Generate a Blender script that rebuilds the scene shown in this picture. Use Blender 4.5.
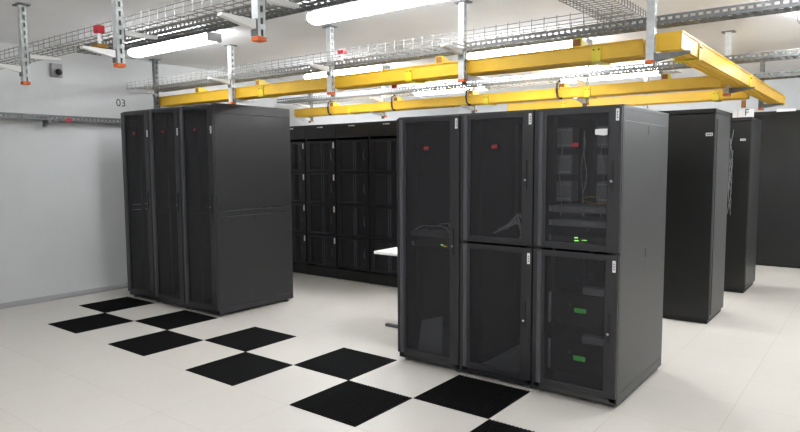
import bpy, bmesh, math, random
from mathutils import Vector, Matrix
random.seed(7)
PI = math.pi
S = bpy.context.scene
for o in list(bpy.data.objects): bpy.data.objects.remove(o)
COL = S.collection

# ------------------------------------------------------------------ camera
cam = bpy.data.cameras.new('camera'); camo = bpy.data.objects.new('camera', cam); COL.objects.link(camo)
CAMP = (3.7196, -4.0124, 1.6293); YAW, PIT, ROL = -0.65533, -0.08451, -0.00545
F = Vector((math.sin(YAW)*math.cos(PIT), math.cos(YAW)*math.cos(PIT), math.sin(PIT)))
R = Vector((math.cos(YAW), -math.sin(YAW), 0)); U = R.cross(F)
R2 = R*math.cos(ROL)+U*math.sin(ROL); U2 = -R*math.sin(ROL)+U*math.cos(ROL)
m = Matrix((R2, U2, -F)).transposed().to_4x4(); m.translation = Vector(CAMP)
camo.matrix_world = m
cam.sensor_width = 36.0; cam.lens = 36.0*628.99/800.0; cam.clip_start = .05; cam.clip_end = 60
S.camera = camo

# ------------------------------------------------------------------ world, exposure, light level
w = bpy.data.worlds.new('world'); S.world = w; w.use_nodes = True
w.node_tree.nodes['Background'].inputs[0].default_value = (.8, .85, .9, 1)
w.node_tree.nodes['Background'].inputs[1].default_value = .3
S.view_settings.view_transform = 'Standard'; S.view_settings.look = 'None'
S.view_settings.gamma = 1; S.view_settings.use_curve_mapping = False
S.view_settings.exposure = 0.97
LAMP_POWER = 13.0; FAR_POWER = 32.0

# ------------------------------------------------------------------ materials
def lin(c): return tuple(((v/255)/12.92 if v/255 <= .04045 else ((v/255+.055)/1.055)**2.4) for v in c)
def mat(name, rgb, rough=.5, metal=0, noise=0, nscale=8, emit=None, spec=.5, bump=0):
    m = bpy.data.materials.new(name); m.use_nodes = True; t = m.node_tree; b = t.nodes['Principled BSDF']
    c = lin(rgb)+(1,)
    b.inputs['Base Color'].default_value = c; b.inputs['Roughness'].default_value = rough
    b.inputs['Metallic'].default_value = metal; b.inputs['Specular IOR Level'].default_value = spec
    if noise or bump:
        tc = t.nodes.new('ShaderNodeTexCoord'); n = t.nodes.new('ShaderNodeTexNoise')
        n.inputs['Scale'].default_value = nscale; n.inputs['Detail'].default_value = 4
        t.links.new(tc.outputs['Object'], n.inputs['Vector'])
        if noise:
            r = t.nodes.new('ShaderNodeValToRGB')
            r.color_ramp.elements[0].position = .3; r.color_ramp.elements[1].position = .7
            r.color_ramp.elements[0].color = tuple(v*(1-noise) for v in c[:3])+(1,)
            r.color_ramp.elements[1].color = tuple(min(1, v*(1+noise)) for v in c[:3])+(1,)
            t.links.new(n.outputs['Fac'], r.inputs['Fac']); t.links.new(r.outputs['Color'], b.inputs['Base Color'])
        if bump:
            bp = t.nodes.new('ShaderNodeBump'); bp.inputs['Strength'].default_value = bump
            bp.inputs['Distance'].default_value = .002
            t.links.new(n.outputs['Fac'], bp.inputs['Height']); t.links.new(bp.outputs['Normal'], b.inputs['Normal'])
    if emit:
        b.inputs['Emission Color'].default_value = c; b.inputs['Emission Strength'].default_value = emit
    return m
M = dict(
    wall=mat('painted_wall', (203, 205, 205), .75, noise=.02, nscale=3, bump=.15),
    ceil=mat('painted_ceiling', (246, 246, 247), .8, noise=.02, nscale=2),
    black=mat('rack_black', (37, 37, 40), .42, noise=.06, nscale=40),
    dark=mat('rack_inside', (26, 26, 28), .6, noise=.05, nscale=20),
    stile=mat('rack_grey_edge', (74, 75, 80), .38, noise=.04, nscale=30),
    side=mat('rack_side', (31, 32, 34), .4, noise=.05, nscale=30),
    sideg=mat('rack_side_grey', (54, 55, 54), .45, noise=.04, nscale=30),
    farpan=mat('far_cabinet_panel', (19, 20, 20), .4, noise=.05, nscale=30),
    rowblack=mat('row_black', (22, 22, 25), .4, noise=.08, nscale=30),
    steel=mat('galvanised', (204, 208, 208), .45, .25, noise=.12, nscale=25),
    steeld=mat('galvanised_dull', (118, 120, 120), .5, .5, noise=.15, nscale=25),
    white=mat('white_paint', (235, 235, 232), .45, noise=.02),
    wire=mat('zinc_wire', (150, 148, 143), .4, .5, noise=.1, nscale=20),
    yellow=mat('yellow_duct', (230, 184, 48), .42, noise=.05, nscale=6),
    yelb=mat('yellow_coupler', (226, 206, 46), .4, noise=.04, nscale=9),
    brown=mat('spout_brown', (150, 92, 26), .5, noise=.1),
    orange=mat('orange_cap', (214, 104, 48), .5, noise=.06),
    red=mat('red_plastic', (176, 36, 48), .5, noise=.08),
    logo=mat('logo_red', (96, 16, 24), .5, noise=.03), logot=mat('logo_letters', (190, 60, 72), .5, noise=.03),
    ink=mat('ink', (30, 30, 34), .6, noise=.03), lab=mat('label_white', (238, 238, 238), .5, noise=.02),
    rubber=mat('black_rubber', (7, 7, 8), .85, noise=.1, nscale=60, spec=.1),
    chrome=mat('chrome', (200, 200, 200), .25, 1, noise=.03), cable=mat('black_cable', (20, 20, 22), .5, noise=.05),
    gcable=mat('grey_cable', (170, 172, 176), .5, noise=.05), grey=mat('device_grey', (130, 132, 136), .45, noise=.06),
    lgrey=mat('device_light_grey', (176, 178, 182), .4, noise=.05),
    green=mat('green_light', (150, 235, 110), .4, emit=2.2), greens=mat('green_screen', (60, 140, 55), .4, emit=.45),
    amber=mat('amber_light', (210, 190, 60), .4, emit=1.0),
    lampfar=mat('far_lamp_diffuser', (248, 250, 253), .4, emit=FAR_POWER),
    lamp=mat('lamp_diffuser', (248, 250, 253), .4, emit=LAMP_POWER),
    trunk=mat('trunking_grey', (160, 160, 160), .5, noise=.05),
    brass=mat('brass', (170, 130, 60), .4, .7, noise=.05), yc=mat('yellow_cable', (210, 180, 40), .5, noise=.05),
)
def floor_mat():
    m = bpy.data.materials.new('raised_floor'); m.use_nodes = True; t = m.node_tree; b = t.nodes['Principled BSDF']
    L = t.links.new; N = t.nodes.new
    tc = N('ShaderNodeTexCoord'); sep = N('ShaderNodeSeparateXYZ'); L(tc.outputs['Object'], sep.inputs[0])
    def joint(axis, period, width):
        d = N('ShaderNodeMath'); d.operation = 'DIVIDE'; L(sep.outputs[axis], d.inputs[0]); d.inputs[1].default_value = period
        f = N('ShaderNodeMath'); f.operation = 'FRACT'; L(d.outputs[0], f.inputs[0])
        g = N('ShaderNodeMath'); g.operation = 'PINGPONG'; L(f.outputs[0], g.inputs[0]); g.inputs[1].default_value = .5
        c = N('ShaderNodeMath'); c.operation = 'LESS_THAN'; L(g.outputs[0], c.inputs[0]); c.inputs[1].default_value = width/period
        return c
    def mx(a, bb):
        x = N('ShaderNodeMath'); x.operation = 'MAXIMUM'; L(a.outputs[0], x.inputs[0]); L(bb.outputs[0], x.inputs[1]); return x
    small = mx(joint(0, .6, .0016), joint(1, .6, .0016))
    tile = N('ShaderNodeTexWhiteNoise')
    sn = N('ShaderNodeVectorMath'); sn.operation = 'SNAP'; sn.inputs[1].default_value = (.6, .6, 10); L(tc.outputs['Object'], sn.inputs[0])
    L(sn.outputs[0], tile.inputs['Vector'])
    n1 = N('ShaderNodeTexNoise'); n1.inputs['Scale'].default_value = 60; n1.inputs['Detail'].default_value = 5; L(tc.outputs['Object'], n1.inputs['Vector'])
    n2 = N('ShaderNodeTexNoise'); n2.inputs['Scale'].default_value = 1.1; n2.inputs['Detail'].default_value = 3; L(tc.outputs['Object'], n2.inputs['Vector'])
    a = lin((205, 201, 194)); d = lin((194, 189, 180))
    r = N('ShaderNodeMix'); r.data_type = 'RGBA'; r.inputs[6].default_value = d+(1,); r.inputs[7].default_value = a+(1,)
    s = N('ShaderNodeMath'); s.operation = 'MULTIPLY_ADD'; L(n1.outputs['Fac'], s.inputs[0]); s.inputs[1].default_value = .7; 
    s2 = N('ShaderNodeMath'); s2.operation = 'MULTIPLY'; L(n2.outputs['Fac'], s2.inputs[0]); s2.inputs[1].default_value = .7
    L(s2.outputs[0], s.inputs[2]); 
    s3 = N('ShaderNodeMath'); s3.operation = 'MULTIPLY_ADD'; L(tile.outputs['Value'], s3.inputs[0]); s3.inputs[1].default_value = .22; L(s.outputs[0], s3.inputs[2])
    s4 = N('ShaderNodeMath'); s4.operation = 'SUBTRACT'; L(s3.outputs[0], s4.inputs[0]); s4.inputs[1].default_value = .3; s4.use_clamp = True
    L(s4.outputs[0], r.inputs[0])
    j = N('ShaderNodeMix'); j.data_type = 'RGBA'; L(r.outputs[2], j.inputs[6]); j.inputs[7].default_value = lin((150, 142, 130))+(1,)
    jf = N('ShaderNodeMath'); jf.operation = 'MULTIPLY'; L(small.outputs[0], jf.inputs[0]); L(n2.outputs['Fac'], jf.inputs[1])
    L(jf.outputs[0], j.inputs[0]); L(j.outputs[2], b.inputs['Base Color'])
    b.inputs['Roughness'].default_value = .38; b.inputs['Specular IOR Level'].default_value = .35
    return m
M['floor'] = floor_mat()
def mesh_mat(name, rgb, pitch, thr, metal=.0, rough=.5):
    m = bpy.data.materials.new(name); m.use_nodes = True; t = m.node_tree; b = t.nodes['Principled BSDF']; L = t.links.new; N = t.nodes.new
    b.inputs['Base Color'].default_value = lin(rgb)+(1,); b.inputs['Roughness'].default_value = rough; b.inputs['Metallic'].default_value = metal
    tc = N('ShaderNodeTexCoord'); sep = N('ShaderNodeSeparateXYZ'); L(tc.outputs['Object'], sep.inputs[0])
    def s(axis):
        k = N('ShaderNodeMath'); k.operation = 'MULTIPLY'; L(sep.outputs[axis], k.inputs[0]); k.inputs[1].default_value = 2*PI/pitch
        q = N('ShaderNodeMath'); q.operation = 'SINE'; L(k.outputs[0], q.inputs[0]); return q
    p = N('ShaderNodeMath'); p.operation = 'MULTIPLY'; L(s(0).outputs[0], p.inputs[0]); L(s(2).outputs[0], p.inputs[1])
    g = N('ShaderNodeMath'); g.operation = 'ABSOLUTE'; L(p.outputs[0], g.inputs[0])
    h = N('ShaderNodeMath'); h.operation = 'GREATER_THAN'; L(g.outputs[0], h.inputs[0]); h.inputs[1].default_value = thr
    tr = N('ShaderNodeBsdfTransparent'); mixs = N('ShaderNodeMixShader')
    L(h.outputs[0], mixs.inputs[0]); L(b.outputs[0], mixs.inputs[1]); L(tr.outputs[0], mixs.inputs[2])
    L(mixs.outputs[0], t.nodes['Material Output'].inputs['Surface'])
    return m
M['mesh'] = mesh_mat('perforated_door', (45, 45, 49), .0102, .30)

# ------------------------------------------------------------------ helpers
class MB:
    def __init__(s): s.b = bmesh.new()
    def box(s, x0, y0, z0, x1, y1, z1):
        v = [s.b.verts.new((x, y, z)) for x in (x0, x1) for y in (y0, y1) for z in (z0, z1)]
        for f in ((0,1,3,2),(4,6,7,5),(0,4,5,1),(2,3,7,6),(0,2,6,4),(1,5,7,3)): s.b.faces.new([v[i] for i in f])
        return s
    def bbox(s, x0, y0, z0, x1, y1, z1, r=.004):     # bevelled box
        t = bmesh.new(); bmesh.ops.create_cube(t, size=1)
        for v in t.verts: v.co = Vector(((x0+x1)/2+v.co.x*(x1-x0), (y0+y1)/2+v.co.y*(y1-y0), (z0+z1)/2+v.co.z*(z1-z0)))
        bmesh.ops.bevel(t, geom=t.edges[:], offset=r, segments=2, affect='EDGES', profile=.5)
        s.merge(t); return s
    def merge(s, t):
        me = bpy.data.meshes.new('tmp'); t.to_mesh(me); t.free(); s.b.from_mesh(me); bpy.data.meshes.remove(me)
    def tube(s, pts, r, n=6):
        pts = [Vector(p) for p in pts]; rings = []
        for i, p in enumerate(pts):
            d = (pts[min(i+1, len(pts)-1)]-pts[max(i-1, 0)]).normalized()
            a = d.cross(Vector((0, 0, 1)) if abs(d.z) < .9 else Vector((1, 0, 0))).normalized(); c = d.cross(a)
            rings.append([s.b.verts.new(p+r*(math.cos(2*PI*k/n)*a+math.sin(2*PI*k/n)*c)) for k in range(n)])
        for i in range(len(rings)-1):
            for k in range(n): s.b.faces.new((rings[i][k], rings[i][(k+1) % n], rings[i+1][(k+1) % n], rings[i+1][k]))
        s.b.faces.new(rings[0][::-1]); s.b.faces.new(rings[-1]); return s
    def prism(s, poly, axis, a, c):                   # poly: 2D points in the two other axes
        def P(u, v, w): return {'x': (w, u, v), 'y': (u, w, v), 'z': (u, v, w)}[axis]
        A = [s.b.verts.new(P(u, v, a)) for u, v in poly]; B = [s.b.verts.new(P(u, v, c)) for u, v in poly]; n = len(poly)
        s.b.faces.new(A[::-1]); s.b.faces.new(B)
        for k in range(n): s.b.faces.new((A[k], A[(k+1) % n], B[(k+1) % n], B[k]))
        return s
    def perf(s, org, u, v, length, height, pitch=.05, slot=.6, rows=1, frac=.35):   # slotted sheet, real holes
        org, u, v = Vector(org), Vector(u), Vector(v); n = max(1, int(length/pitch)); p = length/n
        vs = [0.0]
        for r in range(rows):
            c = height*(r+.5)/rows; h = height/rows*frac/2; vs += [c-h, c+h]
        vs.append(height); us = []
        for i in range(n): us += [i*p+p*(1-slot)/2, i*p+p*(1+slot)/2]
        us = [0.0]+us+[length]
        g = [[s.b.verts.new(org+u*a+v*b) for b in vs] for a in us]
        for i in range(len(us)-1):
            for j in range(len(vs)-1):
                if i % 2 == 1 and j % 2 == 1: continue
                s.b.faces.new((g[i][j], g[i+1][j], g[i+1][j+1], g[i][j+1]))
        return s
    def build(s, name, m, parent=None, off=(0, 0, 0), solid=0, smooth=False):
        bmesh.ops.recalc_face_normals(s.b, faces=s.b.faces)
        me = bpy.data.meshes.new(name); s.b.to_mesh(me); s.b.free(); me.materials.append(m)
        if smooth:
            for p in me.polygons: p.use_smooth = True
        o = bpy.data.objects.new(name, me); COL.objects.link(o); o.parent = parent; o.location = off
        if solid:
            md = o.modifiers.new('solid', 'SOLIDIFY'); md.thickness = solid; md.offset = 0
        return o
def tag(o, label, cat, group=None, kind=None):
    if label: o['label'] = label
    if cat: o['category'] = cat
    if group: o['group'] = group
    if kind: o['kind'] = kind
    return o
def struct(o): o['kind'] = 'structure'; return o
def thing(name, label, cat, loc=(0, 0, 0), group=None, rz=0):
    o = bpy.data.objects.new(name, None); COL.objects.link(o); o.location = loc; o.rotation_euler = (0, 0, rz)
    o.empty_display_size = .1
    return tag(o, label, cat, group)
def dup(o, loc, label, group=None):
    def cp(q, par):
        c = q.copy(); COL.objects.link(c); c.parent = par
        for ch in [k for k in q.children]: cp(ch, c)
        return c
    c = cp(o, None); c.location = loc; c['label'] = label
    if group: c['group'] = group
    return c
def text_obj(name, s, size, m, parent, loc, rot, align='CENTER', ext=.0008):
    cu = bpy.data.curves.new(name, 'FONT'); cu.body = s; cu.size = size; cu.extrude = ext; cu.align_x = align; cu.align_y = 'CENTER'
    t = bpy.data.objects.new('tmp', cu); COL.objects.link(t)
    dg = bpy.context.evaluated_depsgraph_get(); me = bpy.data.meshes.new_from_object(t.evaluated_get(dg))
    bpy.data.objects.remove(t); me.name = name; me.materials.clear(); me.materials.append(m)
    o = bpy.data.objects.new(name, me); COL.objects.link(o); o.parent = parent; o.location = loc; o.rotation_euler = rot
    return o
def pixel(name): return name

# ------------------------------------------------------------------ the room
X0, X1, Y0, Y1, H = -4.2, 6.4, -7.0, 8.4, 3.0
floor = struct(MB().box(X0-.1, Y0-.1, -.12, X1+.1, Y1+.1, 0).build('floor', M['floor']))
struct(MB().box(X0-.1, Y0-.1, H, X1+.1, Y1+.1, H+.15).build('ceiling', M['ceil']))
wl = struct(MB().box(X0-.12, Y0, 0, X0, Y1, H).build('wall_left', M['wall']))
struct(MB().box(X1, Y0, 0, X1+.12, Y1, H).build('wall_right', M['wall']))
struct(MB().box(X0-.12, Y1, 0, X1+.12, Y1+.12, H).build('wall_back', M['wall']))
struct(MB().box(X0-.12, Y0-.12, 0, X1+.12, Y0, H).build('wall_front', M['wall']))
b = MB(); b.prism([(X0, 0), (X0+.06, 0), (X0+.06, .03), (X0+.02, .055), (X0, .055)], 'y', -6.9, 8.3)
struct(b.build('baseboard_left', M['trunk']))
n03 = text_obj('painted_number', '03', .135, M['ink'], wl, (X0+.001, .345, 2.42), (PI/2, 0, PI/2)); n03['label'] = 'dark painted number 03'

# ------------------------------------------------------------------ ceiling lamps
def lamp_proto(m):
    t = thing('ceiling_lamp', '', 'lamp', (0, 0, 0))
    b = MB(); b.bbox(-.74, -.045, -.04, .74, .045, 0, .006); b.build('housing', M['steeld'], t)
    b = MB()
    prof = [(.095*math.cos(a), -.092+.05*math.sin(a)) for a in [2*PI*k/24 for k in range(24)]]
    b.prism(prof, 'x', -.735, .735); b.build('diffuser', m, t)
    for s in (-1, 1):
        b = MB(); b.bbox(min(s*.73, s*.76), -.085, -.14, max(s*.73, s*.76), .085, -.045, .012); b.build('end_cap', M['trunk'], t)
    return t
LP = lamp_proto(M['lamp']); LF = lamp_proto(M['lampfar']); LF['label'] = ''
lamps = [(-2.47, 0.0, 'long white ceiling lamp left of the other two near ones, above left rack group'),
         (.37, .07, 'long white ceiling lamp at top centre of the picture, nearest fully lit tube'),
         (-2.45, 2.75, 'ceiling lamp half hidden behind yellow duct above the left rack group'),
         (.37, 2.75, 'ceiling lamp behind the yellow duct above the front rack group'),
         (3.8, 2.75, 'ceiling lamp whose end peeks in at the upper right corner'),
         (-2.45, 5.5, 'ceiling lamp far behind the long back row of cabinets'),
         (.37, 5.5, 'far ceiling lamp seen between the two yellow ducts over the front racks'),
         (4.4, 5.5, 'far ceiling lamp beyond the right edge near the tall far cabinet'),
         (.6, -2.9, 'ceiling lamp out of frame above the checkered floor'),
         (3.6, -2.9, 'ceiling lamp out of frame above the camera'),
         (3.9, .0, 'ceiling lamp out of frame right of the front rack group'),
         (.6, -5.4, 'ceiling lamp out of frame behind the camera on the left'),
         (3.6, -5.4, 'ceiling lamp out of frame behind the camera on the right')]
for i, (x, y, l) in enumerate(lamps):
    if i == 0: LP.location = (x, y, H); LP['label'] = l; LP['group'] = 'ceiling lamps'
    elif y > 2 and not LF['label']: LF.location = (x, y, H); LF['label'] = l; LF['group'] = 'ceiling lamps'
    else: dup(LF if y > 2 else LP, (x, y, H), l, 'ceiling lamps')

# ------------------------------------------------------------------ black ribbed floor tiles
def tile():
    b = MB(); n = 22; p = .6/n; poly = [(0.004, 0)]
    for k in range(n): poly += [(max(.004, k*p), .002), (k*p+p*.2, .006), (k*p+p*.62, .006), (min(.596, k*p+p*.8), .002)]
    poly += [(.596, 0)]
    b.prism(poly, 'y', -.597, -.003)
    return b.build('ribbed_floor_tile', M['rubber'])
TL = tile(); tag(TL, '', 'floor tile', 'black ribbed floor tiles in a checker pattern')
tiles = [(-6, 0, 'black ribbed floor tile farthest left along the left rack fronts, nearest the wall'),
         (-4, 0, 'black ribbed floor tile touching the fronts of the middle and right racks of left group'),
         (-2, 0, 'black ribbed floor tile just right of the near corner of left rack group'),
         (0, 0, 'black ribbed floor tile whose right corner touches the left foot of front rack group'),
         (2, 0, 'black ribbed floor tile lying against the middle rack of the front group'),
         (-5, 1, 'black ribbed floor tile with the leftmost corner of the checker pattern'),
         (-3, 1, 'black ribbed floor tile second from left in the row nearer the camera'),
         (-1, 1, 'black ribbed floor tile in the middle of the nearer row, left of picture centre'),
         (1, 1, 'black ribbed floor tile largest in view at the bottom edge, second from right in nearer row'),
         (3, 1, 'black ribbed floor tile cut off by the bottom edge before the rightmost front rack')]
for i, (u, v, l) in enumerate(tiles):
    loc = (u*.6, -v*.6, 0)
    if i == 0: TL.location = loc; TL['label'] = l
    else:
        c = TL.copy(); COL.objects.link(c); c.location = loc; c['label'] = l

# ------------------------------------------------------------------ racks
def door(t, x0, x1, z0, z1, hz, logo_z=None, lab_z=None, strip=True, y=0.0):
    """perforated door, front at y-.03 ; x0..x1 door extents"""
    b = MB(); yf = y-.028
    lx = x0+.095; rx = x1-.088
    b.bbox(x0+.003, yf, z0, lx, y, z1, .006)
    b.bbox(rx, yf, z0, x1-.003, y, z1, .006)
    b.bbox(lx-.004, yf, z1-.04, rx+.004, y, z1, .004); b.bbox(lx-.004, yf, z0, rx+.004, y, z0+.045, .004)
    d = b.build('door', M['black'], t)
    b = MB(); b.box(lx, yf+.012, z0+.045, rx, yf+.014, z1-.04); b.build('mesh_panel', M['mesh'], d)
    if strip:
        b = MB(); prof = [(x0+.036+.017*(1-math.cos(a)), yf-.010*math.sin(a)) for a in [PI*k/8 for k in range(9)]]
        b.prism(prof, 'z', z0+.01, z1-.01); b.build('curved_trim', M['stile'], d, smooth=False)
    b = MB(); hx = x1-.055
    b.bbox(hx-.009, yf-.008, hz-.10, hx+.009, yf, hz+.10, .003)
    h = b.build('handle', M['dark'], d)
    b = MB(); b.tube([(hx, yf-.017, hz-.035), (hx, yf-.010, hz-.035)], .0085, 12); b.build('lock', M['chrome'], h)
    if lab_z:
        px = x1-.028
        b = MB(); b.box(px-.0105, yf-.002, lab_z-.038, px+.0105, yf, lab_z+.038); lb = b.build('door_label', M['lab'], d)
        b = MB()
        for k in range(3): b.box(px-.003, yf-.0028, lab_z-.022+k*.017, px+.004, yf-.0019, lab_z-.014+k*.017)
        b.build('print', M['ink'], lb)
    if logo_z:
        cx = x0+.295
        b = MB(); b.bbox(cx-.027, yf-.001, logo_z-.016, cx+.027, yf+.0115, logo_z+.016, .003); e = b.build('emblem', M['logo'], d)
        text_obj('emblem_letters', 'APC', .024, M['logot'], e, (cx, yf-.0015, logo_z), (PI/2, 0, 0))
    return d
def side_panel(t, x, dirn, D, z0, z1, m, latches):
    b = MB(); xa, xb = (x, x+.014) if dirn < 0 else (x-.014, x)
    b.bbox(xa, .022, z0, xb, D-.025, z1, .004)
    p = b.build('side_panel', m, t)
    for (ly, lz) in latches:
        b = MB(); xo = x+dirn*.0004
        b.box(min(x, xo), ly-.012, lz-.03, max(x, xo), ly+.012, lz+.03); b.build('latch', M['dark'], p)
    return p
def rack_body(t, W, D, Hh, mside, back=True):
    b = MB()
    for x in (0.012, W-.052):
        for y in (0.0, D-.045): b.box(x, y, .04, x+.04, y+.045, Hh-.03)
    # edge frames seen at the corners of the sides
    for x in (0.001, W-.0125):
        b.box(x, 0, .03, x+.0115, .06, Hh-.015); b.box(x, D-.045, .03, x+.0115, D, Hh-.015)
        b.box(x, .06, .03, x+.0115, D-.045, .098); b.box(x, .06, Hh-.098, x+.0115, D-.045, Hh-.015)
    b.box(.012, 0, .03, W-.012, D, .07)
    b.box(.012, 0, .07, W-.012, .03, .095)
    for x in (.06, W-.09): b.box(x, .16, .07, x+.03, .19, Hh-.05); b.box(x, D-.3, .07, x+.03, D-.27, Hh-.05)
    b.build('frame', mside, t)
    b = MB(); b.bbox(0, 0, Hh-.03, W, D, Hh, .005); b.build('top_panel', mside, t)
    b = MB(); b.box(.012, D-.012, .08, W-.012, D, Hh-.03); b.build('rear_door', M['dark'], t)
    for x in (.05, W-.05):
        for y in (.05, D-.06):
            b = MB(); b.tube([(x, y, 0), (x, y, .012)], .022, 12); b.tube([(x, y, .012), (x, y, .031)], .009, 8); b.build('foot', M['steeld'], t)
def rack(label, x, W=.5985, D=1.045, Hh=1.991, split=False, mside=None, mpan=None, logo=1.74, hz=.95, sp=None, group=None, strip=True):
    mside = mside or M['black']
    t = thing('server_rack', label, 'server rack', (x, .028, 0), group)
    rack_body(t, W, D, Hh, mside)
    if split:
        door(t, 0, W, 1.042, Hh-.012, 1.54, logo_z=logo, lab_z=1.925)
        door(t, 0, W, .075, 1.026, .545, lab_z=.955)
    else:
        door(t, 0, W, .075, Hh-.012, hz+.05, logo_z=logo, lab_z=Hh-.072 if Hh < 2.1 else 1.98)
    for x_, d_ in ((0, -1), (W, 1)):
        for (za, zb, la) in sp: side_panel(t, x_, d_, D, za, zb, mpan or mside, la)
    return t
GL = 'three tall black server racks on the left'; GF = 'three black server racks of the front group'
spL = [(.1, 1.068, [(.5, 1.03)]), (1.075, 1.13, []), (1.137, 2.158, [(.48, 2.12)])]
r0 = rack('tall black server rack at the left end of the left group, beside the wall', -3.6, Hh=2.258, logo=1.99, hz=1.16, sp=spL, mpan=M['side'], group=GL)
dup(r0, (-3.0, .028, 0), 'tall black server rack in the middle of the left group of three', GL)
dup(r0, (-1.8-.6, .028, 0), 'tall black server rack at right end of the left group, its side panel showing', GL)
spR = [(.1, 1.893, [(.54, 1.845), (.54, .98)])]
rack('black server rack at left end of front group, one full height mesh door', .6, sp=spR, group=GF, hz=.98)
rack('black server rack in the middle of front group with split upper and lower mesh doors', 1.2, split=True, sp=spR, group=GF)
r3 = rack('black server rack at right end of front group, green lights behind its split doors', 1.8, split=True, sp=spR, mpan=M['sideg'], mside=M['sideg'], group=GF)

# ------------------------------------------------------------------ things in and on the front racks
b = MB(); b.prism([(0, .008), (.03, .003), (.06, .0), (.080, .004), (.080, .042), (0, .042)], 'y', -.001, 0)
o = b.build('paper_note', M['lab'], None, (2.238, -.0275, 1.795)); tag(o, 'white paper note taped on upper mesh door of the right front rack', 'note')
for zc, lrow in ((1.80, 'top'), (1.615, 'second'), (1.43, 'third')):
    for x0, x1, side in ((1.905, 2.02, 'left'), (2.19, 2.30, 'right')):
        b = MB(); b.bbox(x0, .14, zc-.075, x1, .26, zc+.065, .006)
        t = thing('equipment_box', 'grey equipment box behind right front rack upper door, %s column, %s row' % (side, lrow), 'equipment', (0, 0, 0), 'grey equipment boxes in the right front rack')
        b.build('casing', M['grey'], t)
        b = MB(); b.box(x0+.01, 0.137, zc-.06, x1-.01, .141, zc-.052); b.box(x0+.01, .137, zc+.045, x1-.01, .141, zc+.05); b.build('edge_strip', M['lgrey'], t)
def device(name, label, cat, x0, x1, z0, z1, y0, depth, m, lights, group=None):
    t = thing(name, label, cat, ((x0+x1)/2, y0+depth/2, z0), group); ox, oy, oz = -(x0+x1)/2, -(y0+depth/2), -z0
    b = MB(); b.bbox(x0, y0, z0, x1, y0+depth, z1, .004); b.build('casing', m, t, (ox, oy, oz))
    b = MB()
    for s in (x0-.02, x1): b.box(s, y0, z0+.002, s+.02, y0+.003, z1-.002)
    b.build('mounting_ear', M['lgrey'], t, (ox, oy, oz))
    for (lx, lz, lw, lh, lm) in lights:
        b = MB(); b.box(lx, y0-.003, lz, lx+lw, y0+.001, lz+lh)
        b.build('status_light', M[lm], t, (ox, oy, oz))
    return t
GS = 'network switches in the right front rack'
device('network_switch', 'dark network switch with bright green lights just above split of right front rack', 'switch', 1.90, 2.30, 1.085, 1.13, .08, .3, M['dark'],
       [(2.07, 1.112, .025, .006, 'green'), (2.07, 1.092, .03, .006, 'green'), (2.12, 1.10, .035, .004, 'green')], GS)
device('network_switch', 'grey network switch in right front rack, second above the green-lit one', 'switch', 1.90, 2.30, 1.285, 1.33, .08, .3, M['grey'],
       [(2.13+k*.014, 1.30, .007, .006, 'lgrey') for k in range(6)], GS)
device('network_switch', 'grey network switch in right front rack directly above the green-lit one', 'switch', 1.90, 2.30, 1.19, 1.235, .08, .3, M['grey'], [(2.13+k*.014, 1.21, .007, .006, 'lgrey') for k in range(6)], GS)
for zb, l in ((.50, 'upper'), (.165, 'lower')):
    device('backup_power_unit', 'black backup power unit with green screen, %s one in the lower right front rack' % l, 'power unit', 1.90, 2.30, zb, zb+.22, .10, .6, M['rowblack'],
           [(2.07, zb+.095, .085, .032, 'greens'), (2.035, zb+.14, .008, .010, 'greens')], 'backup power units')
    tt = MB(); tt.bbox(2.14, .06, zb+.235, 2.30, .13, zb+.285, .005)
    o = tt.build('metal_box', M['grey'], None); tag(o, 'small grey metal box on top of the %s backup power unit' % l, 'box')
b = MB()
for x, s in ((1.945, 1), (2.235, -1), (2.10, 1), (2.115, -1)):
    b.tube([(x+.012*s*math.sin(k*.7), .125+.008*math.cos(k*1.1), 1.25+k*.045) for k in range(14)], .0035, 6)
o = b.build('cable_bundle', M['gcable'], None); tag(o, 'thin grey cables hanging vertically behind upper door of right front rack', 'cables')
b = MB(); b.tube([(2.12, .07, 1.37), (2.2, .06, 1.355), (2.30, .07, 1.36)], .003); b.tube([(2.14, .05, 1.39), (2.19, .05, 1.40), (2.24, .05, 1.395)], .003)
o = b.build('patch_cable', M['yc'], None); tag(o, 'thin yellow patch cable across the middle of right front rack upper door', 'cable')
# rack 1 : shelf, small device, leaning panel
b = MB(); b.prism([(.70, .06), (1.08, .06), (1.15, .45), (.66, .45)], 'z', 1.045, 1.053)
for x in (.70, 1.075): b.box(x, .06, 1.053, x+.006, .3, 1.075)
o = b.build('rack_shelf', M['grey'], None); tag(o, 'grey sloping-edged shelf inside the left front rack at mid height', 'shelf')
t = device('network_switch', 'small device with green light inside left front rack below shelf', 'switch', .70, 1.10, .955, .995, .10, .3, M['dark'], [(.965, .978, .02, .006, 'green'), (.99, .971, .03, .004, 'amber')])
b = MB(); b.tube([(.74, .06, 1.09), (.82, .05, 1.13), (1.0, .05, 1.135), (1.06, .045, 1.12), (1.09, .05, 1.08), (1.10, .07, 1.055)], .0045); b.tube([(.98, .06, 1.15), (1.07, .05, 1.16), (1.09, .06, 1.10)], .004)
o = b.build('cable_bundle', M['gcable'], None); tag(o, 'small loop of grey cables above the shelf in left front rack', 'cables')
b = MB(); b.prism([(.74, 0), (.98, 0), (.955, .33), (.76, .27)], 'y', 0, .018)
o = b.build('leaning_panel', M['grey'], None, (0, .09, .07)); o.rotation_euler = (-.12, 0, 0); tag(o, 'loose dark grey panel leaning inside the bottom of left front rack', 'panel')
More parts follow.
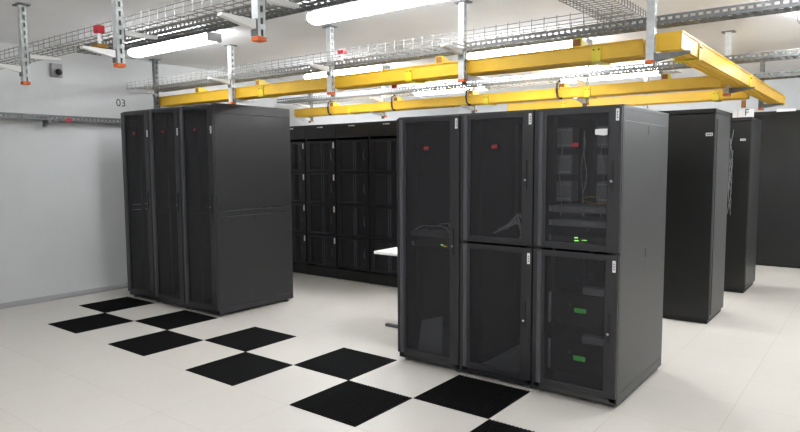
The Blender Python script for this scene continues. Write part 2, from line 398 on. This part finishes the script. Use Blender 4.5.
# rack 2 : tangle of cables above split and at bottom
b = MB()
for k in range(7):
    a = random.uniform(0, 1)
    b.tube([(1.46+.03*k, .06+.01*k, 1.125+.012*k+random.uniform(-.02, .02)), (1.56+.015*k, .05, 1.15+.018*k), (1.64+.006*k, .045+.01*a, 1.19+.012*k), (1.69, .06, 1.14+random.uniform(-.03, .09)), (1.66+.01*k, .08, 1.075)], .005)
o = b.build('cable_bundle', M['gcable'], None); tag(o, 'tangle of pale cables behind upper door of the middle front rack', 'cables')
b = MB(); b.bbox(1.33, .10, .072, 1.72, .75, .085, .003)  # pale plate added in place of lit floor seen through the open bottom
o = b.build('lit_floor_plate', M['lgrey'], None); tag(o, 'light grey plate added for lit floor seen through the bottom of middle front rack', 'plate')
b = MB()
for k in range(4): b.tube([(1.55+.03*k, .09, .20), (1.62+.015*k, .07, .235+.01*k), (1.67, .06, .27), (1.69, .08, .2), (1.66+.01*k, .12, .088)], .004)
o = b.build('cable_bundle', M['gcable'], None); tag(o, 'pale cables at the bottom right behind lower door of middle front rack', 'cables')

# ------------------------------------------------------------------ long back row of black cabinets, four compartments each
def back_cab(label, x, y, group, white):
    t = thing('compartment_cabinet', label, 'cabinet', (x, y, 0), group); W, D, Hh = .6, 1.07, 2.17
    b = MB()
    b.box(.0, .0, 0, .014, D, Hh); b.box(W-.014, 0, 0, W, D, Hh); b.box(.014, .02, .0, W-.014, D, .12); b.box(.014, D-.014, .12, W-.014, D, Hh-.02)
    b.bbox(0, -.005, Hh-.02, W, D, Hh, .004); b.bbox(.014, -.004, 1.975, W-.014, .03, Hh-.02, .004)
    b.build('body', M['rowblack'], t)
    b = MB(); b.bbox(.002, -.012, .012, W-.002, .018, .15, .006); b.build('plinth', M['farpan'], t)
    b = MB(); b.box(.23, -.0065, 2.128, .265, -.0035, 2.137); b.box(.275, -.0065, 2.126, .34, -.0035, 2.139); b.build('maker_mark', M['lab'], t)
    for k in range(4):
        z0 = .17+k*.445; z1 = z0+.435
        b = MB(); b.bbox(.012, -.022, z0, .10, 0, z1, .004); b.bbox(.46, -.022, z0, W-.012, 0, z1, .004)
        b.bbox(.098, -.022, z0, .462, 0, z0+.035, .003); b.bbox(.098, -.022, z1-.035, .462, 0, z1, .003)
        d = b.build('door', M['rowblack'], t)
        b = MB(); b.box(.10, -.012, z0+.035, .46, -.010, z1-.035); b.build('mesh_panel', M['mesh'], d)
        b = MB(); b.bbox(.325, -.026, z0+.02, .335, -.0115, z1-.02, .002); b.bbox(.36, -.026, z0+.02, .37, -.0115, z1-.02, .002); b.build('trim_strip', M['stile'], d)
        b = MB(); zz = z0+.37
        if white: b.box(.545, -.0245, zz-.04, .57, -.0218, zz+.04); b.build('door_label', M['lab'], d)
        b = MB(); hz = z0+.23
        b.tube([(.53, -.024, hz-.07), (.525, -.04, hz-.04), (.525, -.04, hz+.04), (.53, -.024, hz+.07)], .007, 6); h = b.build('handle', M['stile'], d)
    return t
GB = 'black compartment cabinets in the back row'
yb = 2.40
c0 = back_cab('black four-compartment cabinet of the back row, leftmost, half hidden by left racks', -3.51, yb, GB, True)
dup(c0, (-2.91, yb, 0), 'black four-compartment cabinet of the back row with white labels, second from left', GB)
c1 = back_cab('black four-compartment cabinet of the back row without white labels, third from left', -2.31, yb, GB, False)
dup(c1, (-1.71, yb, 0), 'black four-compartment cabinet of the back row beside the left front rack edge, behind the table', GB)
dup(c1, (-1.11, yb, 0), 'black four-compartment cabinet of the back row mostly hidden behind the front racks', GB)

# ------------------------------------------------------------------ separate cabinets on the right
def closet(name, label, x0, x1, y0, y1, Hh, lab, mside):
    t = thing(name, label, 'cabinet', ((x0+x1)/2, (y0+y1)/2, 0)); W, D = x1-x0, y1-y0
    a, c, e, f = -W/2, W/2, -D/2, D/2
    b = MB(); b.bbox(a, e+.022, .045, c, f, Hh-.045, .006); b.build('body', mside, t)
    b = MB(); b.bbox(a, e+.002, Hh-.043, c, f, Hh, .006); b.build('top_panel', M['farpan'], t)
    b = MB(); b.box(a+.02, e+.03, 0, c-.02, f-.02, .047); b.build('plinth', M['dark'], t)
    b = MB(); b.bbox(a+.004, e, .05, c-.004, e+.02, Hh-.05, .004); d = b.build('door', M['farpan'], t)
    if mside is not M['farpan']:
        b = MB(); b.bbox(c-.002, e+.06, .09, c+.008, f-.05, Hh-.10, .003); b.build('side_panel', mside, t)
    for (lx0, lx1, lz0, lz1) in lab:
        b = MB(); b.box(lx0-(x0+x1)/2, e-.002, lz0, lx1-(x0+x1)/2, e+.001, lz1); lb = b.build('door_label', M['lab'], d)
        b = MB(); w_ = (lx1-lx0); cx = lx0-(x0+x1)/2
        for k in range(3): b.box(cx+w_*(.15+.27*k), e-.0028, lz0+.008, cx+w_*(.3+.27*k), e-.0019, lz1-.008)
        if lx1-lx0 < .1: b.build('print', M['ink'], lb)
        else: b.b.free()
    return t
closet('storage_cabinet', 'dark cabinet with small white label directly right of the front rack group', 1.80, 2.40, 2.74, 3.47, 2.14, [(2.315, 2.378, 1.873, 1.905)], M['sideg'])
closet('storage_cabinet', 'dark cabinet under the F sign, behind the one beside the front racks', 1.83, 2.43, 4.60, 5.38, 2.155, [(2.315, 2.375, 1.872, 1.897)], M['farpan'])
closet('wide_cabinet', 'wide tall black cabinet at the far right edge, white strip on its top', 1.75, 3.35, 7.10, 7.9, 2.38, [], M['farpan'])
b = MB(); b.bbox(2.385, 7.08, 2.365, 2.635, 7.099, 2.405, .003); o = b.build('sign_strip', M['lab'], None); tag(o, 'white blank sign strip along top edge of wide far cabinet', 'sign')
t = thing('aisle_sign', 'white aisle sign with black letter F on top of far cabinet', 'sign', (2.34, 4.66, 2.155))
b = MB(); b.bbox(-.13, 0, 0, .10, .02, .105, .003); b.build('board', M['lab'], t); b = MB(); b.box(-.075, -.001, .004, -.071, .001, .10); b.build('divider', M['grey'], t)
text_obj('letter', 'F', .11, M['ink'], t, (.025, -.001, .056), (PI/2, 0, 0))
b = MB()
for k in range(5):
    ph = random.uniform(0, 6); z0 = random.uniform(.9, 1.35)
    b.tube([(2.375+.018*math.sin(ph+j*.9), 4.594-.008*k*.6+.004*math.cos(ph+j*1.3), z0+j*.09) for j in range(9)], .003, 5)
o = b.build('cable_bundle', M['gcable'], None, (-.15, 0, 0)); tag(o, 'thin vertical bundle of pale cables on left edge of cabinet under F sign', 'cables')

# ------------------------------------------------------------------ white table behind the front racks
t = thing('pedestal_table', 'white pedestal table top peeking out left of front racks', 'table', (.10, 1.20, 0))
b = MB(); b.bbox(-.49, -.31, .70, .44, .29, .73, .006); b.build('tabletop', M['white'], t)
b = MB(); b.tube([(.16, 0, .04), (.16, 0, .70)], .035, 16); b.build('column', M['steel'], t)
b = MB(); b.bbox(-.27, -.41+.0, .0, .42, -.36, .03, .006); b.bbox(.13, -.36, .0, .19, .26, .035, .006); b.build('base', M['stile'], t)

# ------------------------------------------------------------------ ceiling posts
def post(label, x, y, zb, arms, group, dull=False):
    """arms: list of (direction 'x+','y+','y-', z_top, length)"""
    t = thing('ceiling_post', label, 'ceiling post', (x, y, zb), group); hh = H-zb; w_ = .026
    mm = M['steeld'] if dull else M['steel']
    b = MB(); L_ = hh-.012
    b.perf((w_, -w_, 0), (0, 0, 1), (0, 1, 0), L_, 2*w_, pitch=.062, slot=.55, rows=1, frac=.36)
    b.box(-w_, -w_-.001, 0, w_, -w_+.001, L_); b.box(-w_, w_-.001, 0, w_, w_+.001, L_)
    b.box(-w_, -w_, 0, -w_+.003, w_, L_)  # solid back added to keep light out, so the slots look dark
    b.build('channel', mm, t, solid=.0022)
    b = MB(); b.bbox(-.065, -.05, hh-.012, .065, .05, hh, .003); b.build('ceiling_plate', M['steeld'], t)
    b = MB(); b.bbox(-.031, -.031, -.014, .031, .031, .012, .004); b.build('end_cap', M['orange'], t)
    for (d, zt, ln) in arms:
        z = zt-zb; b = MB(); tip, dp = (.024, .034) if (d, ln) == ('y+', .27) else (.014, .05)
        poly = [(w_, z), (w_+ln, z), (w_+ln, z-tip), (w_+.03, z-dp), (w_, z-dp)]
        if d == 'y+': b.prism(poly, 'x', -.021, .021)
        elif d == 'y-': b.prism([(-u, v) for u, v in poly][::-1], 'x', -.021, .021)
        else: b.prism(poly, 'y', -.021, .021)
        a_ = b.build('bracket_arm', M['steeld'] if d[0] == 'x' else M['white'] if not dull else M['steel'], t)
        b = MB(); s = 1 if d[1] == '+' else -1
        u0, u1 = (w_, w_+.012) if s > 0 else (-w_-.012, -w_)
        if d[0] == 'y': b.box(-.025, u0, z-.085, .025, u1, z+.006)
        else: b.box(u0, -.025, z-.085, u1, .025, z+.006)
        b.build('arm_plate', M['steeld'], a_)
    return t
GP = 'perforated ceiling posts with orange end caps'
zb = 2.335
for x, l in ((-2.22, 'ceiling post at upper left corner, above and left of the wall camera'),
             (-.66, 'ceiling post at the top left, right of the red device, cut by the top edge'),
             (.86, 'ceiling post nearest the camera, hanging between the two near lamps')):
    post(l, x, -1.6, zb, [('y+', 2.585, .27), ('y-', 2.475 if x < -1 else 2.435, .24)], GP)
for x, l in ((-3.95, 'ceiling post above the left end of left racks near the number 03'),
             (-2.37, 'ceiling post above the near corner of the left rack group'),
             (-.78, 'ceiling post above the gap between the two rack groups'),
             (.79, 'ceiling post above the left part of front racks, in front of yellow duct'),
             (2.36, 'ceiling post at the near right corner of yellow duct, above the right front rack')):
    arms = [('y-', 2.597, .29), ('y+', 2.385, .28)]
    if x > 2: arms = [('x+', 2.388, .24)]
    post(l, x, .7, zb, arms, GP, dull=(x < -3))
for x, l in ((-3.95, 'far ceiling post at the left end of the far yellow duct'),
             (-2.37, 'far ceiling post second along far yellow duct, above back row'),
             (-.78, 'far ceiling post third along far yellow duct, above left front rack'),
             (.79, 'far ceiling post fourth along far yellow duct, above right front rack'),
             (2.34, 'far ceiling post with visible top plate left of long side yellow duct, middle one')):
    arms = [('y-', 2.385, .30), ('y-', 2.597, .30)]
    if x > 2: arms = [('y-', 2.597, .25), ('x+', 2.40, .24)]
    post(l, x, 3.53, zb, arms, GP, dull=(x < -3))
for x, l in ((.79, 'farthest ceiling post behind front rack group'), (2.33, 'farthest ceiling post near the far end of side yellow duct')):
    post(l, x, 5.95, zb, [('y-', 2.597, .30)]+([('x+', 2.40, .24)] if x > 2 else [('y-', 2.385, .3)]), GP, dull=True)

# ------------------------------------------------------------------ yellow ducts
def duct(label, loc, length, W, Hh, couplers, spouts=(), rz=0, caps=(False, False), group='yellow cable ducts'):
    """local: runs along +x from 0, near side y=0, far side y=W"""
    t = thing('yellow_cable_duct', label, 'cable duct', loc, group, rz); k = .006
    prof = [(0, 0), (W, 0), (W, Hh), (W+.008, Hh), (W+.008, Hh+.004), (W-k, Hh+.004), (W-k, k), (k, k), (k, Hh+.004), (-.008, Hh+.004), (-.008, Hh), (0, Hh)]
    b = MB(); b.prism(prof, 'x', 0, length)
    for yy in (.02, W/2-.006, W-.032): b.box(.01, yy, -.007, length-.01, yy+.012, 0)
    b.build('trough', M['yellow'], t)
    b = MB(); b.prism([(-.012, Hh+.0045), (W+.012, Hh+.0045), (W+.012, Hh+.012), (-.012, Hh+.012)], 'x', .002, length-.002); b.build('lid', M['yellow'], t)
    for cx in couplers:
        b = MB(); o_ = .011
        b.box(cx-.035, -o_, -o_, cx+.035, -.0005, Hh-.004); b.box(cx-.035, W+.0005, -o_, cx+.035, W+o_, Hh-.004); b.box(cx-.035, -o_, -o_-.005, cx+.035, W+o_, -.0075)
        c = b.build('coupler', M['yelb'], t)
        for s in (-.02, .02):
            for ya, yc in ((-o_, -o_-.008), (W+o_, W+o_+.008)):
                b = MB(); b.tube([(cx+s, ya, Hh*.72), (cx+s, yc, Hh*.72)], .007, 8); b.build('bolt', M['brown'], c)
    for sx in spouts:
        sw, rr = .075, min(.15, W-.01); b = MB(); z = Hh+.012
        q = [(.004, z), (.004, z+.062)]+[(.02+rr*math.sin(a), z+.062*math.cos(a)) for a in [PI/2*i/8 for i in range(9)]]
        b.prism(q, 'x', sx-sw/2, sx+sw/2); s_ = b.build('drop_spout', M['yelb'], t)
        b = MB(); b.box(sx-sw/2+.008, .0005, z+.006, sx+sw/2-.008, .0038, z+.056); b.build('spout_mouth', M['brown'], s_)
    for c_, xx in zip(caps, (0, length)):
        if c_:
            b = MB(); b.bbox(xx-.004, -.008, -.004, xx+.004, W+.008, Hh+.012, .002); b.box(xx-.008, .02, .02, xx+.008, W-.02, Hh-.02); b.build('end_panel', M['yellow'], t)
    return t
zt = 2.397
duct('long yellow cable duct nearest the camera, running over both rack groups', (-3.95, .745, zt), 6.24, .20, .105, (2.05, 4.13, 5.9), (.83, 1.98, 4.46, 5.74), caps=(True, True))
duct('long yellow cable duct over the back row, behind the nearest one', (-4.03, 3.24, zt), 6.37, .20, .105, (1.2, 3.6, 4.95), (.83, 2.10, 3.36, 4.63, 5.81), caps=(True, True))
duct('short far yellow cable duct joining side duct near the F sign', (-.9, 4.72, zt), 3.25, .20, .105, (.9, 2.9), (), caps=(True, False))
duct('long yellow cable duct receding along right side above the storage cabinets', (2.545, .76, 2.42), 5.75, .16, .11, (.55, 2.85, 5.6), (), rz=PI/2, caps=(True, True))
# black cables by the drop spouts of the far duct
for i, x in enumerate((-3.29, -2.02, -.76, .51)):
    b = MB(); xx = x+.05
    b.tube([(xx, 3.30, 2.598), (xx+.01, 3.255, 2.603), (xx-.01, 3.222, 2.57), (xx-.012, 3.216, 2.49), (xx, 3.214, 2.42), (xx+.03, 3.21, 2.39), (xx+.06, 3.21, 2.385)], .012, 8)
    o = b.build('black_cable', M['cable'], None, smooth=True)
    tag(o, 'short black cable hooked over the far yellow duct, %s of four from the left' % ('first', 'second', 'third', 'fourth')[i], 'cable', 'black cables hooked over the far duct')
for i, (x, y, z, lz, l) in enumerate(((-.085, .86, 2.382, .035, 'dark red tag under nearest yellow duct, above the left front rack'), (2.33, 4.64, 2.36, .09, 'dark brown strap under the far yellow duct next to the F sign'))):
    b = MB(); b.bbox(x-.025, y-.012, z-lz, x+.025, y+.012, z, .004); o = b.build(('hanging_tag', 'duct_strap')[i], M[('red', 'brown')[i]], None); tag(o, l, ('tag', 'strap')[i])

# ------------------------------------------------------------------ perforated trays and wire baskets
def ptray(label, loc, length, W, Hh, rz=0, m=None):
    t = thing('perforated_cable_tray', label, 'cable tray', loc, 'perforated steel cable trays', rz)
    b = MB(); L_ = Vector((1, 0, 0))
    b.perf((0, 0, 0), (1, 0, 0), (0, 0, 1), length, Hh, .05, .6, 1, .4)
    b.perf((0, 0, 0), (1, 0, 0), (0, 1, 0), length, W, .06, .6, 3, .5)
    b.perf((0, W, 0), (1, 0, 0), (0, 0, 1), length, Hh, .05, .55, 1, .32)
    bmesh.ops.remove_doubles(b.b, verts=b.b.verts[:], dist=.0004)
    b.build('tray_body', m or M['steeld'], t, solid=.0022)
    b = MB(); b.box(0, -.002, Hh-.003, length, .010, Hh); b.box(0, W-.01, Hh-.003, length, W+.002, Hh); b.build('rolled_lip', M['steel'], t)
    return t
def basket(label, loc, length, W, Hh, rz=0, pitch=.10, r=.0026):
    b = MB()
    n = max(2, round(W/.055))
    for k in range(n+1): b.tube([(0, W*k/n, 0), (length, W*k/n, 0)], r, 5)
    for yy in (0, W):
        b.tube([(0, yy, Hh*.5), (length, yy, Hh*.5)], r, 5)
        b.tube([(0, yy, Hh-.012), (length, yy, Hh-.012)], r*1.1, 5)
    k = 0.03
    while k < length:
        b.tube([(k, -r, Hh), (k, -r, -r)], r*1.2, 5); b.tube([(k, -r, -r), (k, W+r, -r)], r, 5); b.tube([(k, W+r, -r), (k, W+r, Hh)], r*1.1, 5); k += pitch
    o = b.build('wire_basket_tray', M['wire'], None, loc); o.rotation_euler = (0, 0, rz)
    return tag(o, label, 'cable tray', 'zinc wire basket trays')
basket('wire basket tray at the top left, carried by the near posts', (-4.15, -1.56, 2.600), 7.3, .24, .085)
ptray('perforated tray at top left, running just below the nearest wire basket', (-1.9, -1.30, 2.60), 5.0, .20, .05)
basket('wire basket tray running across the middle above the nearest yellow duct', (-4.15, .40, 2.601), 6.4, .26, .09)
ptray('long perforated tray right above the nearest yellow duct, reaching the right edge', (-4.1, .735, 2.602), 9.5, .17, .06)
basket('wire basket tray crossing towards the camera at top right', (2.24, -1.9, 2.70), 2.95, .29, .06, rz=PI/2, pitch=.06)
ptray('perforated tray over the far yellow duct, second from the camera on the right', (-4.1, 2.92, 2.601), 9.5, .24, .06)
basket('wire basket tray behind the far posts above the back row', (-4.1, 3.26, 2.602), 6.0, .20, .09)
ptray('farthest perforated tray at right under the ceiling, behind side yellow duct', (-1.5, 4.55, 2.6), 7.5, .24, .06)
ptray('perforated tray fixed along left wall below the number 03', (-4.07, -3.2, 2.15), 4.9, .11, .065, rz=PI/2)
for i, y in enumerate((-.62, .9, -2.3)):
    b = MB(); b.prism([(X0, 2.148), (X0+.16, 2.148), (X0+.16, 2.125), (X0, 2.07)], 'y', y-.015, y+.015)
    o = b.build('wall_bracket', M['steeld'], None); tag(o, ('small triangular wall bracket under left wall tray, next to the red tag', 'wall bracket under left wall tray hidden behind left racks', 'wall bracket under left wall tray outside the left edge')[i], 'bracket', 'wall brackets')

# ------------------------------------------------------------------ red devices
t = thing('red_sensor', 'red sensor on white stem standing on the arm of near post, top left', 'sensor', (-.66, -1.74, 2.437))
b = MB(); b.bbox(-.04, -.04, 0, .04, .04, .025, .005); b.build('base', M['brass'], t)
b = MB(); b.tube([(0, 0, .025), (0, 0, .10)], .012, 10); b.tube([(0, 0, .05), (0, 0, .057)], .02, 10); b.build('stem', M['white'], t)
b = MB(); b.bbox(-.028, -.028, .10, .028, .028, .155, .006); b.build('head', M['red'], t)
t = thing('red_sensor', 'small red sensor with white cap above the wire basket beside the post over the gap', 'sensor', (-.45, .52, 2.602))
b = MB(); b.tube([(0, 0, 0), (0, 0, .07)], .01, 10); b.build('stem', M['white'], t)
b = MB(); b.bbox(-.04, -.03, .07, .04, .03, .10, .006); b.build('head', M['red'], t); b = MB(); b.bbox(-.03, -.025, .10, .03, .025, .112, .004); b.build('cap', M['white'], t)
b = MB(); b.bbox(-4.068, -.42, 2.135, -4.058, -.36, 2.18, .002); o = b.build('hanging_tag', M['red'], None); tag(o, 'red tag on the perforated tray along the left wall', 'tag')

# ------------------------------------------------------------------ camera on the wall
t = thing('wall_camera', 'white wall camera with black dome on the left wall below the tray', 'camera', (X0, -.455, 2.745))
b = MB(); b.bbox(0, -.065, -.075, .05, .065, .085, .01); b.build('housing', M['trunk'], t)
b = MB(); b.tube([(.05, 0, -.02), (.065, 0, -.02), (.08, 0, -.02)], .046, 20); b.build('lens_ring', M['trunk'], t)
bm = bmesh.new(); bmesh.ops.create_uvsphere(bm, u_segments=20, v_segments=12, radius=.04)
b = MB(); b.merge(bm); b.build('dome', M['cable'], t, (.08, 0, -.02), smooth=True)
